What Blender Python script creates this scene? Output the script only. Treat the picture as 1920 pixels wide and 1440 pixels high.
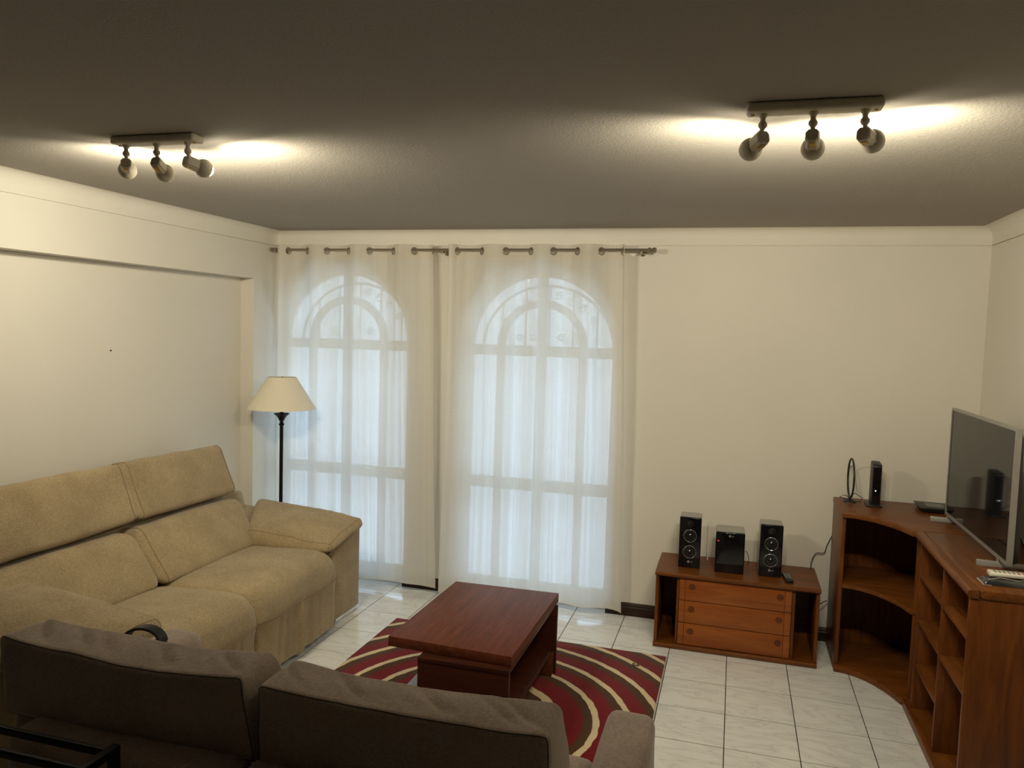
import bpy, bmesh, math, random
from mathutils import Vector, Matrix, noise
random.seed(7)
for o in list(bpy.data.objects): bpy.data.objects.remove(o)
S = bpy.context.scene
COL = S.collection
PI = math.pi

# ---------------------------------------------------------------- camera, world, exposure
cam = bpy.data.objects.new('camera', bpy.data.cameras.new('camera'))
COL.objects.link(cam)
Rm = ((0.960084063, -0.048401516, 0.275492078), (0.278059448, 0.058260671, -0.95879541), (0.030356798, 0.997127368, 0.069393641))
M = Matrix(Rm).to_4x4(); M.translation = Vector((0, 0, 1.85))
cam.matrix_world = M
cam.data.sensor_width = 36.0
cam.data.lens = 1453.07 * 36.0 / 1920.0
cam.data.clip_start = 0.02
S.camera = cam

SKY_COL = (0.58, 0.77, 1.0); SKY_STR = 3.5
BULB_COL = (1.0, 0.92, 0.70); BULB_STR = 120.0; SPOT_W = 29.0
w = bpy.data.worlds.new('sky'); S.world = w; w.use_nodes = True
w.node_tree.nodes['Background'].inputs[0].default_value = (*SKY_COL, 1)
w.node_tree.nodes['Background'].inputs[1].default_value = SKY_STR
S.view_settings.view_transform = 'Standard'
S.view_settings.look = 'None'
S.view_settings.gamma = 1.0
S.view_settings.use_curve_mapping = False
S.view_settings.exposure = 0.0

# ---------------------------------------------------------------- materials
def srgb(r, g, b):
    return tuple(((c / 255) / 12.92 if c / 255 <= 0.04045 else ((c / 255 + 0.055) / 1.055) ** 2.4) for c in (r, g, b))

def new_mat(name):
    m = bpy.data.materials.new(name); m.use_nodes = True
    nt = m.node_tree
    return m, nt, nt.nodes['Principled BSDF']

def coords(nt, scale=(1, 1, 1), kind='Object', rot=(0, 0, 0)):
    tc = nt.nodes.new('ShaderNodeTexCoord'); mp = nt.nodes.new('ShaderNodeMapping')
    nt.links.new(tc.outputs[kind], mp.inputs[0]); mp.inputs['Scale'].default_value = scale
    mp.inputs['Rotation'].default_value = rot
    return mp.outputs[0]

def nz(nt, vec, scale, detail=3, rough=0.55, dist=0.0):
    n = nt.nodes.new('ShaderNodeTexNoise'); nt.links.new(vec, n.inputs['Vector'])
    n.inputs['Scale'].default_value = scale; n.inputs['Detail'].default_value = detail
    n.inputs['Roughness'].default_value = rough; n.inputs['Distortion'].default_value = dist
    return n.outputs['Fac']

def ramp(nt, fac, stops):
    r = nt.nodes.new('ShaderNodeValToRGB'); nt.links.new(fac, r.inputs[0])
    while len(r.color_ramp.elements) < len(stops): r.color_ramp.elements.new(0.5)
    for e, (p, c) in zip(r.color_ramp.elements, stops):
        e.position = p; e.color = (*c, 1) if len(c) == 3 else c
    return r.outputs[0]

def bump(nt, b, h, strength, dist):
    n = nt.nodes.new('ShaderNodeBump'); n.inputs['Strength'].default_value = strength
    n.inputs['Distance'].default_value = dist; nt.links.new(h, n.inputs['Height'])
    nt.links.new(n.outputs[0], b.inputs['Normal']); return n

def math_node(nt, op, a, b=None):
    n = nt.nodes.new('ShaderNodeMath'); n.operation = op
    for i, v in enumerate((a, b)):
        if v is None: continue
        if isinstance(v, (int, float)): n.inputs[i].default_value = v
        else: nt.links.new(v, n.inputs[i])
    return n.outputs[0]

def plain(name, col, rough=0.5, metal=0.0, spec=0.5, vary=0.06, nscale=40, bmp=0.0):
    m, nt, b = new_mat(name)
    v = coords(nt)
    f = nz(nt, v, nscale)
    lo = tuple(c * (1 - vary) for c in col); hi = tuple(min(1, c * (1 + vary)) for c in col)
    nt.links.new(ramp(nt, f, [(0.3, lo), (0.7, hi)]), b.inputs['Base Color'])
    b.inputs['Roughness'].default_value = rough; b.inputs['Metallic'].default_value = metal
    b.inputs['Specular IOR Level'].default_value = spec
    if bmp: bump(nt, b, f, bmp, 0.002)
    return m

def plaster(name, col, rough=0.85, sc=60, st=0.12, dist=0.003):
    m, nt, b = new_mat(name)
    v = coords(nt)
    f = nz(nt, v, sc, 4, 0.6)
    g = nz(nt, v, 1.3, 3)
    lo = tuple(c * 0.95 for c in col)
    nt.links.new(ramp(nt, g, [(0.3, lo), (0.7, col)]), b.inputs['Base Color'])
    b.inputs['Roughness'].default_value = rough; b.inputs['Specular IOR Level'].default_value = 0.25
    bump(nt, b, f, st, dist)
    return m

def wood(name, dark, light, axis='x', rough=0.4, scale=1.0, coat=0.06, spec=0.28):
    m, nt, b = new_mat(name)
    s = {'x': (1.2, 14, 14), 'y': (14, 1.2, 14), 'z': (14, 14, 1.2)}[axis]
    v = coords(nt, tuple(k * scale for k in s))
    f = nz(nt, v, 2.2, 5, 0.62, 0.9)
    fine = nz(nt, coords(nt, tuple(k * 6 * scale for k in s)), 3, 2)
    mix = math_node(nt, 'ADD', math_node(nt, 'MULTIPLY', f, 0.8), math_node(nt, 'MULTIPLY', fine, 0.2))
    nt.links.new(ramp(nt, mix, [(0.32, dark), (0.68, light)]), b.inputs['Base Color'])
    b.inputs['Roughness'].default_value = rough; b.inputs['Specular IOR Level'].default_value = spec
    b.inputs['Coat Weight'].default_value = coat; b.inputs['Coat Roughness'].default_value = 0.22
    bump(nt, b, fine, 0.06, 0.001)
    return m

def fabric(name, dark, light, wr=0.35, sheen=0.25, fold=(6, 6, 6), foldd=0.012):
    m, nt, b = new_mat(name)
    v = coords(nt)
    f = nz(nt, coords(nt, (1, 1, 2.2)), 95, 3, 0.7)
    g = nz(nt, v, 5, 3)
    mix = math_node(nt, 'ADD', math_node(nt, 'MULTIPLY', f, 0.65), math_node(nt, 'MULTIPLY', g, 0.35))
    nt.links.new(ramp(nt, mix, [(0.36, dark), (0.64, light)]), b.inputs['Base Color'])
    b.inputs['Roughness'].default_value = 0.95; b.inputs['Specular IOR Level'].default_value = 0.15
    b.inputs['Sheen Weight'].default_value = sheen; b.inputs['Sheen Roughness'].default_value = 0.5
    fo = nz(nt, coords(nt, fold), 1.0, 2, 0.5, 0.6)
    b1 = nt.nodes.new('ShaderNodeBump'); b1.inputs['Strength'].default_value = wr; b1.inputs['Distance'].default_value = foldd
    nt.links.new(fo, b1.inputs['Height'])
    b2 = nt.nodes.new('ShaderNodeBump'); b2.inputs['Strength'].default_value = 0.25; b2.inputs['Distance'].default_value = 0.0015
    nt.links.new(nz(nt, v, 420, 2), b2.inputs['Height']); nt.links.new(b1.outputs[0], b2.inputs['Normal'])
    nt.links.new(b2.outputs[0], b.inputs['Normal'])
    return m

def emit(name, col, st):
    m = bpy.data.materials.new(name); m.use_nodes = True; nt = m.node_tree
    nt.nodes.remove(nt.nodes['Principled BSDF'])
    e = nt.nodes.new('ShaderNodeEmission'); e.inputs[0].default_value = (*col, 1); e.inputs[1].default_value = st
    nt.links.new(e.outputs[0], nt.nodes['Material Output'].inputs[0]); return m

def linen(name, transp, col, stripe=True):
    m = bpy.data.materials.new(name); m.use_nodes = True; nt = m.node_tree
    nt.nodes.remove(nt.nodes['Principled BSDF'])
    d = nt.nodes.new('ShaderNodeBsdfDiffuse'); t = nt.nodes.new('ShaderNodeBsdfTranslucent'); tr = nt.nodes.new('ShaderNodeBsdfTransparent')
    for k in (d, t): k.inputs[0].default_value = (*col, 1)
    a = nt.nodes.new('ShaderNodeMixShader'); a.inputs[0].default_value = 0.42
    nt.links.new(d.outputs[0], a.inputs[1]); nt.links.new(t.outputs[0], a.inputs[2])
    c = nt.nodes.new('ShaderNodeMixShader')
    uv = 'UV'
    warp = nz(nt, coords(nt, (22, 0.12, 1), uv), 1.0, 4, 0.7)          # vertical stripes of denser weave
    weft = nz(nt, coords(nt, (12, 260, 1), uv), 1.0, 3, 0.6)           # short horizontal slubs
    s = math_node(nt, 'ADD', math_node(nt, 'MULTIPLY', math_node(nt, 'SUBTRACT', warp, 0.5), 0.22),
                  math_node(nt, 'MULTIPLY', math_node(nt, 'SUBTRACT', weft, 0.5), 0.10))
    fac = math_node(nt, 'ADD', s, transp)
    cl = nt.nodes.new('ShaderNodeClamp'); nt.links.new(fac, cl.inputs[0]); cl.inputs[1].default_value = 0.0; cl.inputs[2].default_value = 0.8
    nt.links.new(cl.outputs[0], c.inputs[0]); nt.links.new(a.outputs[0], c.inputs[1]); nt.links.new(tr.outputs[0], c.inputs[2])
    fold = nz(nt, coords(nt, (17, 0.10, 1), uv), 1.0, 3, 0.75)  # light and dark bands of overlapped folds, put into the translucency
    nt.links.new(math_node(nt, 'ADD', 0.43, math_node(nt, 'ADD', math_node(nt, 'MULTIPLY', math_node(nt, 'SUBTRACT', fold, 0.5), 0.55), math_node(nt, 'MULTIPLY', math_node(nt, 'SUBTRACT', weft, 0.5), 0.35))), a.inputs[0])
    bp = nt.nodes.new('ShaderNodeBump'); bp.inputs['Strength'].default_value = 0.25; bp.inputs['Distance'].default_value = 0.002
    nt.links.new(weft, bp.inputs['Height']); nt.links.new(bp.outputs[0], d.inputs['Normal'])
    nt.links.new(c.outputs[0], nt.nodes['Material Output'].inputs[0]); return m

def pane_glass(name):
    m = bpy.data.materials.new(name); m.use_nodes = True; nt = m.node_tree
    nt.nodes.remove(nt.nodes['Principled BSDF'])
    g = nt.nodes.new('ShaderNodeBsdfGlossy'); g.inputs['Roughness'].default_value = 0.02
    t = nt.nodes.new('ShaderNodeBsdfTransparent'); t.inputs[0].default_value = (0.95, 0.97, 0.97, 1)
    mx = nt.nodes.new('ShaderNodeMixShader'); fr = nt.nodes.new('ShaderNodeFresnel'); fr.inputs[0].default_value = 1.45
    nt.links.new(fr.outputs[0], mx.inputs[0]); nt.links.new(t.outputs[0], mx.inputs[1]); nt.links.new(g.outputs[0], mx.inputs[2])
    nt.links.new(mx.outputs[0], nt.nodes['Material Output'].inputs[0]); return m

def marble(name):
    m, nt, b = new_mat(name)
    oi = nt.nodes.new('ShaderNodeObjectInfo')
    tc = nt.nodes.new('ShaderNodeTexCoord'); mp = nt.nodes.new('ShaderNodeMapping')
    ad = nt.nodes.new('ShaderNodeVectorMath'); ad.operation = 'ADD'
    sc = nt.nodes.new('ShaderNodeVectorMath'); sc.operation = 'SCALE'; sc.inputs['Scale'].default_value = 40
    cb = nt.nodes.new('ShaderNodeCombineXYZ'); nt.links.new(oi.outputs['Random'], cb.inputs[0]); nt.links.new(oi.outputs['Random'], cb.inputs[1])
    nt.links.new(cb.outputs[0], sc.inputs[0]); nt.links.new(tc.outputs['Object'], ad.inputs[0]); nt.links.new(sc.outputs[0], ad.inputs[1])
    nt.links.new(ad.outputs[0], mp.inputs[0]); mp.inputs['Rotation'].default_value = (0, 0, 0.7); mp.inputs['Scale'].default_value = (1.6, 5.0, 1)
    f = nz(nt, mp.outputs[0], 1.6, 6, 0.6, 1.4)
    vein = math_node(nt, 'ABSOLUTE', math_node(nt, 'SUBTRACT', f, 0.5))
    nt.links.new(ramp(nt, vein, [(0.0, srgb(222, 220, 217)), (0.018, srgb(236, 235, 232)), (0.09, srgb(243, 242, 239))]), b.inputs['Base Color'])
    b.inputs['Roughness'].default_value = 0.16; b.inputs['Specular IOR Level'].default_value = 0.5
    return m

def rug_mat():
    m, nt, b = new_mat('rug pile')
    tc = nt.nodes.new('ShaderNodeTexCoord'); sp = nt.nodes.new('ShaderNodeSeparateXYZ'); nt.links.new(tc.outputs['Object'], sp.inputs[0])
    w1 = nz(nt, tc.outputs['Object'], 14, 3); 
    x = math_node(nt, 'SUBTRACT', sp.outputs[0], RC[0]); yv = math_node(nt, 'SUBTRACT', sp.outputs[1], RC[1])
    r = math_node(nt, 'SQRT', math_node(nt, 'ADD', math_node(nt, 'MULTIPLY', x, x), math_node(nt, 'MULTIPLY', yv, yv)))
    r = math_node(nt, 'ADD', r, math_node(nt, 'MULTIPLY', math_node(nt, 'SUBTRACT', w1, 0.5), 0.02))
    r = math_node(nt, 'ADD', r, math_node(nt, 'MULTIPLY', math_node(nt, 'MAXIMUM', math_node(nt, 'SUBTRACT', 0.5, r), 0.0), 0.35))
    q = math_node(nt, 'FRACT', math_node(nt, 'DIVIDE', math_node(nt, 'SUBTRACT', r, 0.355), 0.1575))
    cr = nt.nodes.new('ShaderNodeValToRGB'); nt.links.new(q, cr.inputs[0]); cr.color_ramp.interpolation = 'CONSTANT'
    red = srgb(122, 24, 31); brown = srgb(84, 58, 34); cream = srgb(226, 206, 168)
    e = cr.color_ramp.elements; e[0].position = 0; e[0].color = (*red, 1); e[1].position = 0.02; e[1].color = (*brown, 1)
    for p, c in ((0.31, cream), (0.51, red)):
        k = e.new(p); k.color = (*c, 1)
    n2 = nz(nt, tc.outputs['Object'], 3, 4); n3 = nz(nt, tc.outputs['Object'], 260, 3)
    hs = nt.nodes.new('ShaderNodeHueSaturation'); nt.links.new(cr.outputs[0], hs.inputs['Color'])
    nt.links.new(math_node(nt, 'ADD', 0.62, math_node(nt, 'ADD', math_node(nt, 'MULTIPLY', n2, 0.4), math_node(nt, 'MULTIPLY', n3, 0.4))), hs.inputs['Value'])
    nt.links.new(hs.outputs[0], b.inputs['Base Color']); b.inputs['Roughness'].default_value = 1; b.inputs['Specular IOR Level'].default_value = 0.05
    b.inputs['Sheen Weight'].default_value = 0.15
    bump(nt, b, n3, 0.6, 0.004)
    return m

# ---------------------------------------------------------------- mesh builder
class MB:
    def __init__(s): s.v = []; s.f = []; s.uv = {}
    def add(s, vs, fs):
        o = len(s.v); s.v += [Vector(p) for p in vs]; s.f += [tuple(i + o for i in f) for f in fs]; return s
    def box(s, a, b):
        (x0, y0, z0), (x1, y1, z1) = a, b
        return s.add([(x0, y0, z0), (x1, y0, z0), (x1, y1, z0), (x0, y1, z0), (x0, y0, z1), (x1, y0, z1), (x1, y1, z1), (x0, y1, z1)],
                     [(3, 2, 1, 0), (4, 5, 6, 7), (0, 1, 5, 4), (1, 2, 6, 5), (2, 3, 7, 6), (3, 0, 4, 7)])
    def hexa(s, c):      # 8 corners, bottom 4 ccw then top 4
        return s.add(c, [(3, 2, 1, 0), (4, 5, 6, 7), (0, 1, 5, 4), (1, 2, 6, 5), (2, 3, 7, 6), (3, 0, 4, 7)])
    def tube(s, pts, r, n=8, closed=False, cap=True):
        pts = [Vector(p) for p in pts]; N = len(pts); vs = []; up = None
        for i, p in enumerate(pts):
            if closed: t = (pts[(i + 1) % N] - pts[i - 1]).normalized()
            else: t = (pts[min(i + 1, N - 1)] - pts[max(i - 1, 0)]).normalized()
            if up is None:
                up = Vector((0, 0, 1)) if abs(t.z) < 0.9 else Vector((1, 0, 0))
            a = t.cross(up).normalized(); up = a.cross(t).normalized()
            rr = r[i] if isinstance(r, (list, tuple)) else r
            for k in range(n):
                an = 2 * PI * k / n
                vs.append(p + a * math.cos(an) * rr + up * math.sin(an) * rr)
        fs = []
        for i in range(N if closed else N - 1):
            for k in range(n):
                j = (i + 1) % N
                fs.append((i * n + k, i * n + (k + 1) % n, j * n + (k + 1) % n, j * n + k))
        if cap and not closed:
            fs.append(tuple(reversed(range(n)))); fs.append(tuple((N - 1) * n + k for k in range(n)))
        return s.add(vs, fs)
    def lathe(s, prof, n=24, origin=(0, 0, 0), axis=(0, 0, 1), cap=True):
        ax = Vector(axis).normalized(); u = ax.cross(Vector((0, 1, 0)) if abs(ax.y) < 0.9 else Vector((1, 0, 0))).normalized(); v = ax.cross(u)
        O = Vector(origin); vs = []
        for (r, h) in prof:
            for k in range(n):
                an = 2 * PI * k / n
                vs.append(O + ax * h + u * (r * math.cos(an)) + v * (r * math.sin(an)))
        fs = [(i * n + k, i * n + (k + 1) % n, (i + 1) * n + (k + 1) % n, (i + 1) * n + k) for i in range(len(prof) - 1) for k in range(n)]
        if cap:
            fs.append(tuple(reversed(range(n)))); fs.append(tuple((len(prof) - 1) * n + k for k in range(n)))
        return s.add(vs, fs)
    def prism(s, poly, lo, hi, axis='z'):    # closed polygon extruded along axis
        n = len(poly)
        mk = {'z': lambda p, h: (p[0], p[1], h), 'y': lambda p, h: (p[0], h, p[1]), 'x': lambda p, h: (h, p[0], p[1])}[axis]
        vs = [mk(p, lo) for p in poly] + [mk(p, hi) for p in poly]
        fs = [tuple(reversed(range(n))), tuple(range(n, 2 * n))] + [(i, (i + 1) % n, n + (i + 1) % n, n + i) for i in range(n)]
        return s.add(vs, fs)
    def grid(s, fn, nu, nv):
        vs = [fn(i / nu, j / nv) for j in range(nv + 1) for i in range(nu + 1)]
        fs = [(j * (nu + 1) + i, j * (nu + 1) + i + 1, (j + 1) * (nu + 1) + i + 1, (j + 1) * (nu + 1) + i) for j in range(nv) for i in range(nu)]
        return s.add(vs, fs)

def wloc(o):
    v = Vector((0, 0, 0))
    while o is not None: v = v + o.location; o = o.parent
    return v

def build(mb, name, m, parent=None, bevel=0.0, smooth=False, local=False, seg=2, origin=None, ang=40):
    me = bpy.data.meshes.new(name)
    off = Vector((0, 0, 0))
    if parent is not None and not local: off = wloc(parent)
    if origin is not None: off = off + (Vector(origin) - off)
    me.from_pydata([tuple(p - off) for p in mb.v], [], mb.f)
    bm = bmesh.new(); bm.from_mesh(me)
    bmesh.ops.remove_doubles(bm, verts=bm.verts, dist=1e-5)
    bmesh.ops.recalc_face_normals(bm, faces=bm.faces)
    if bevel:
        ed = [e for e in bm.edges if len(e.link_faces) == 2 and e.calc_face_angle(0) > 0.6]
        bmesh.ops.bevel(bm, geom=ed, offset=bevel, segments=seg, affect='EDGES', clamp_overlap=True, profile=0.5)
    bm.to_mesh(me); bm.free()
    if smooth or bevel:
        me.polygons.foreach_set('use_smooth', [True] * len(me.polygons))
        me.set_sharp_from_angle(angle=math.radians(180 if smooth is True else ang))
    me.materials.append(m)
    o = bpy.data.objects.new(name, me); COL.objects.link(o)
    if parent is not None:
        o.parent = parent
        if origin is not None: o.location = Vector(origin) - wloc(parent)
    elif origin is not None: o.location = origin
    return o

def thing(name, label, cat, loc=(0, 0, 0), rotz=0.0, group=None):
    o = bpy.data.objects.new(name, None); COL.objects.link(o)
    o.empty_display_size = 0.05; o.location = loc; o.rotation_euler = (0, 0, rotz)
    return tag(o, label, cat, group)

def tag(o, label, cat, group=None):
    o['label'] = label; o['category'] = cat
    if group: o['group'] = group
    return o

def struct(name, mb, m, parent=None, **k):
    o = build(mb, name, m, parent, **k)
    if parent is None: o['kind'] = 'structure'
    return o

def box(a, b): return MB().box(a, b)

def cushion(c, r, bulge=(0, 0, 0), n=18, amp=0.0, fr=5.0, seed=0, disp=None):
    """soft rounded block inside 8 corners c (bottom 4 ccw, top 4): returns builder and surface evaluator"""
    c = [Vector(p) for p in c]
    hx = ((c[1] - c[0]).length + (c[6] - c[7]).length) / 4; hy = ((c[3] - c[0]).length + (c[6] - c[5]).length) / 4; hz = ((c[4] - c[0]).length + (c[6] - c[2]).length) / 4
    h = Vector((hx, hy, hz)); r = min(r, hx * .98, hy * .98, hz * .98)
    def ev(u, v, w):
        p = Vector((u * hx, v * hy, w * hz))
        q = Vector([max(-(h[i] - r), min(h[i] - r, p[i])) for i in range(3)])
        d = p - q
        if d.length > 1e-9: p = q + d.normalized() * r
        U, V, W = (p[i] / h[i] for i in range(3))
        bu, bv, bw = bulge
        U2 = U * (1 + bu * (1 - V * V) * (1 - W * W)); V2 = V * (1 + bv * (1 - U * U) * (1 - W * W)); W2 = W * (1 + bw * (1 - U * U) * (1 - V * V))
        a, b, g = (U2 + 1) / 2, (V2 + 1) / 2, (W2 + 1) / 2
        P = Vector((0, 0, 0))
        for i, (ia, ib, ig) in enumerate(((0, 0, 0), (1, 0, 0), (1, 1, 0), (0, 1, 0), (0, 0, 1), (1, 0, 1), (1, 1, 1), (0, 1, 1))):
            P += c[i] * ((a if ia else 1 - a) * (b if ib else 1 - b) * (g if ig else 1 - g))
        if disp: P = disp(P, U, V, W)
        if amp:
            P += noise.noise_vector(P * fr + Vector((seed * 7.3, seed * 3.1, 0))) * amp
            P += noise.noise_vector(P * fr * 2.6 + Vector((seed, 5, seed))) * amp * 0.35
        return P
    mb = MB()
    t = [math.sin((i / n - 0.5) * PI) * 0.5 + (2 * i / n - 1) * 0.5 for i in range(n + 1)]
    for ax in range(3):
        for sg in (-1, 1):
            def fn(a, b, ax=ax, sg=sg):
                a = t[round(a * n)]; b = t[round(b * n)]
                k = [0, 0, 0]; k[ax] = sg; k[(ax + 1) % 3] = a; k[(ax + 2) % 3] = b
                return ev(*k)
            mb.grid(fn, n, n)
    return mb, ev

def seam(ev, ax, val, r=0.0017, n=24):
    """piping around the face loop ax=val"""
    pts = []
    o1, o2 = (ax + 1) % 3, (ax + 2) % 3
    for (a0, b0, a1, b1) in ((-1, -1, 1, -1), (1, -1, 1, 1), (1, 1, -1, 1), (-1, 1, -1, -1)):
        for i in range(n):
            s = i / n; k = [0, 0, 0]; k[ax] = val; k[o1] = a0 + (a1 - a0) * s; k[o2] = b0 + (b1 - b0) * s
            pts.append(ev(*k))
    return MB().tube(pts, r, 6, closed=True)

def text_mesh(body, size, name):
    cu = bpy.data.curves.new(name, 'FONT'); cu.body = body; cu.size = size; cu.extrude = 0.0004; cu.align_x = 'LEFT'
    o = bpy.data.objects.new(name, cu); COL.objects.link(o)
    me = bpy.data.meshes.new_from_object(o.evaluated_get(bpy.context.evaluated_depsgraph_get()))
    bpy.data.objects.remove(o); return me

# ---------------------------------------------------------------- dimensions
XL, XR, YB, YF, ZC = -3.26, 1.366, 5.022, -3.4, 2.515
NX = -3.365
RC = (-1.12, 3.43)

WALL = plaster('wall paint', srgb(228, 222, 210))
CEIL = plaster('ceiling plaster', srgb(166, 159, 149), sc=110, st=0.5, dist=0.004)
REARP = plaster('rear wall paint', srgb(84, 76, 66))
FRAMEW = plain('white window paint', srgb(226, 226, 224), 0.45)
IRON = plain('white painted iron', srgb(200, 200, 200), 0.5)
GROUT = plain('dark grout', srgb(72, 58, 48), 0.9)
MARBLE = marble('white marble tile')
SKIRT = wood('dark skirting wood', srgb(34, 20, 13), srgb(62, 38, 24), 'x')
CHERRY_X = wood('cherry wood along x', srgb(89, 46, 15), srgb(129, 75, 28), 'x')
CHERRY_Y = wood('cherry wood along y', srgb(89, 46, 15), srgb(129, 75, 28), 'y')
CHERRY_Z = wood('cherry wood upright', srgb(86, 44, 15), srgb(125, 70, 26), 'z')
DRAWERW = wood('drawer cherry', srgb(134, 68, 27), srgb(166, 96, 43), 'x')
KNOBW = wood('dark knob wood', srgb(92, 46, 20), srgb(114, 60, 28), 'z')
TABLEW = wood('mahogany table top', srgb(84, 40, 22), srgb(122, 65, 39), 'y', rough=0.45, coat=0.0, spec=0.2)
TABLE_SHADE = wood('mahogany shaded side', srgb(50, 21, 11), srgb(78, 37, 20), 'x', rough=0.4, coat=0.03)  # shade of the unlit sides and inside put into the wood colour
GREYSHEEN = plain('grey window sheen', srgb(128, 120, 128), 0.3)  # window reflection on glossy wood, put into a grey colour
BEIGE = fabric('beige chenille', srgb(146, 127, 96), srgb(184, 163, 128), 0.3)
BEIGES = fabric('beige seat chenille', srgb(146, 127, 96), srgb(184, 163, 128), 0.35, fold=(9, 5, 3))
BEIGEP = plain('beige piping', srgb(138, 121, 94), 0.95)
TAUPE = fabric('taupe microfibre', srgb(148, 132, 120), srgb(180, 162, 148), 0.5, 0.35, fold=(11, 5, 5))
TAUPEP = plain('taupe piping', srgb(84, 72, 63), 0.95)
BLACKM = plain('black metal', (0.012, 0.012, 0.012), 0.4, 0.6)
BLACKG = plain('gloss black', (0.006, 0.006, 0.007), 0.08)
BLACKP = plain('black plastic', (0.014, 0.014, 0.014), 0.42)
SCREEN = plain('dark screen glass', (0.009, 0.009, 0.009), 0.05, spec=0.3)
SILVER = plain('silver plastic', srgb(168, 164, 158), 0.35, 0.3)
TVFRAME = plain('grey metal bezel', srgb(158, 154, 148), 0.35, 0.4)
CHROME = plain('chrome', (0.75, 0.75, 0.75), 0.15, 1.0)
STEEL = plain('brushed rod steel', srgb(160, 150, 134), 0.3, 0.85)
LAMPW = plain('track lamp cream plastic', srgb(214, 205, 184), 0.45)
SHADE = plain('lampshade cloth', srgb(236, 226, 206), 0.9, spec=0.1, nscale=300)
WHITEP = plain('white plastic', srgb(232, 226, 212), 0.4)
GREYBT = plain('grey rubber buttons', srgb(150, 146, 138), 0.6)
REDL = plain('red button', srgb(200, 70, 40), 0.5)
WRAP = plain('clear sleeve over dark plastic', (0.03, 0.031, 0.034), 0.12, spec=0.9)
PAPER = plain('sleeve edge', srgb(190, 184, 172), 0.4)
BRASS = plain('brass contact', srgb(190, 150, 60), 0.3, 0.9)
CONE = plain('speaker cone', (0.01, 0.01, 0.01), 0.18)
LOGO = plain('silver logo', srgb(190, 188, 184), 0.3, 0.4)
LIN = linen('sheer linen', 0.062, (0.86, 0.83, 0.77))
LINB = linen('double linen band', 0.0, (0.84, 0.79, 0.70))
PANE = pane_glass('window glass')
STONE = plain('terrace stone', srgb(170, 165, 156), 0.9, nscale=8)
BULB = emit('glowing bulb', BULB_COL, BULB_STR)
LEDW = emit('white led', (0.8, 0.9, 1.0), 6)
LEDR = emit('red led', (1.0, 0.12, 0.1), 0.8)

# ---------------------------------------------------------------- room shell
fl = struct('floor', box((XL - 0.2, YF, -0.1), (XR + 0.05, YB + 0.25, -0.0016)), GROUT)
TS = 0.3258; TX, TY = 0.0335, 4.171; G = 0.0042
tile_cache = {}
stuff = MB()
i0 = math.floor((XL - 0.15 - TX) / TS); i1 = math.ceil((XR - TX) / TS)
j0 = math.floor((YF - TY) / TS); j1 = math.ceil((YB + 0.06 - TY) / TS)
for j in range(j0, j1):
    for i in range(i0, i1):
        x0 = max(TX + i * TS + G / 2, NX + 0.002); x1 = min(TX + (i + 1) * TS - G / 2, XR - 0.001)
        y0 = max(TY + j * TS + G / 2, YF); y1 = min(TY + (j + 1) * TS - G / 2, YB + 0.05)
        if y0 > YB - 0.02: continue
        if x1 - x0 < 0.01 or y1 - y0 < 0.01: continue
        if y1 < 0.9: stuff.box((x0, y0, -0.0016), (x1, y1, 0.0)); continue
        key = (round(x1 - x0, 3), round(y1 - y0, 3))
        cx, cy = (x0 + x1) / 2, (y0 + y1) / 2
        if key not in tile_cache:
            o = build(box((x0, y0, -0.0016), (x1, y1, 0.0)), 'tile', MARBLE, fl, bevel=0.0006, seg=1, origin=(cx, cy, 0))
            tile_cache[key] = o
        else:
            o = tile_cache[key].copy(); COL.objects.link(o); o.parent = fl; o.location = (cx, cy, 0)
st = build(stuff, 'rear_tiles', MARBLE, fl); st['kind'] = 'stuff'

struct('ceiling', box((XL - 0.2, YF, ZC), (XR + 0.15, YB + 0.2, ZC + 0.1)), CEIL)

ZG = 2.407
def cove_profile(d0, sgn, th):
    """(d, z) outline of the cornice band and cove; d grows into the wall along sgn"""
    r = 0.06
    p = [(d0 + sgn * th, ZG + 0.006), (d0, ZG + 0.006), (d0, ZC - r)]
    for k in range(1, 9):
        a = k / 8 * PI / 2
        p.append((d0 - sgn * r * (1 - math.cos(a)), ZC - r + r * math.sin(a)))
    p += [(d0 - sgn * r, ZC + 0.02), (d0 + sgn * th, ZC + 0.02)]
    return p
struct('trim_1', MB().prism(cove_profile(YB, 1, 0.01), XL - 0.1, XR + 0.1, 'x'), WALL, smooth=False)
struct('trim_2', MB().prism(cove_profile(XL, -1, 0.01), YF, YB + 0.01, 'y'), WALL)
struct('trim_3', MB().prism(cove_profile(XR, 1, 0.01), YF, YB + 0.01, 'y'), WALL)

# back wall with two arched openings
WIN = [(-2.735, 0.523), (-1.273, 0.523)]; ZS = 1.725
def wall_with_arches():
    mb = MB(); y0, y1 = YB, YB + 0.16; N = 28
    xs = [XL - 0.2, WIN[0][0] - WIN[0][1], WIN[0][0] + WIN[0][1], WIN[1][0] - WIN[1][1], WIN[1][0] + WIN[1][1], XR + 0.15]
    for a, b in ((0, 1), (2, 3), (4, 5)): mb.box((xs[a], y0, -0.1), (xs[b], y1, ZG))
    for (cx, r) in WIN:
        for k in range(N):
            a0 = PI - PI * k / N; a1 = PI - PI * (k + 1) / N
            xa, za = cx + r * math.cos(a0), ZS + r * math.sin(a0); xb, zb = cx + r * math.cos(a1), ZS + r * math.sin(a1)
            mb.hexa([(xa, y0, za), (xb, y0, zb), (xb, y1, zb), (xa, y1, za), (xa, y0, ZG), (xb, y0, ZG), (xb, y1, ZG), (xa, y1, ZG)])
    mb.box((XL - 0.2, YB + 0.01, ZG), (XR + 0.15, y1, ZC + 0.02))
    return mb
struct('wall_back', wall_with_arches(), WALL)
lw = MB()
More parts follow.
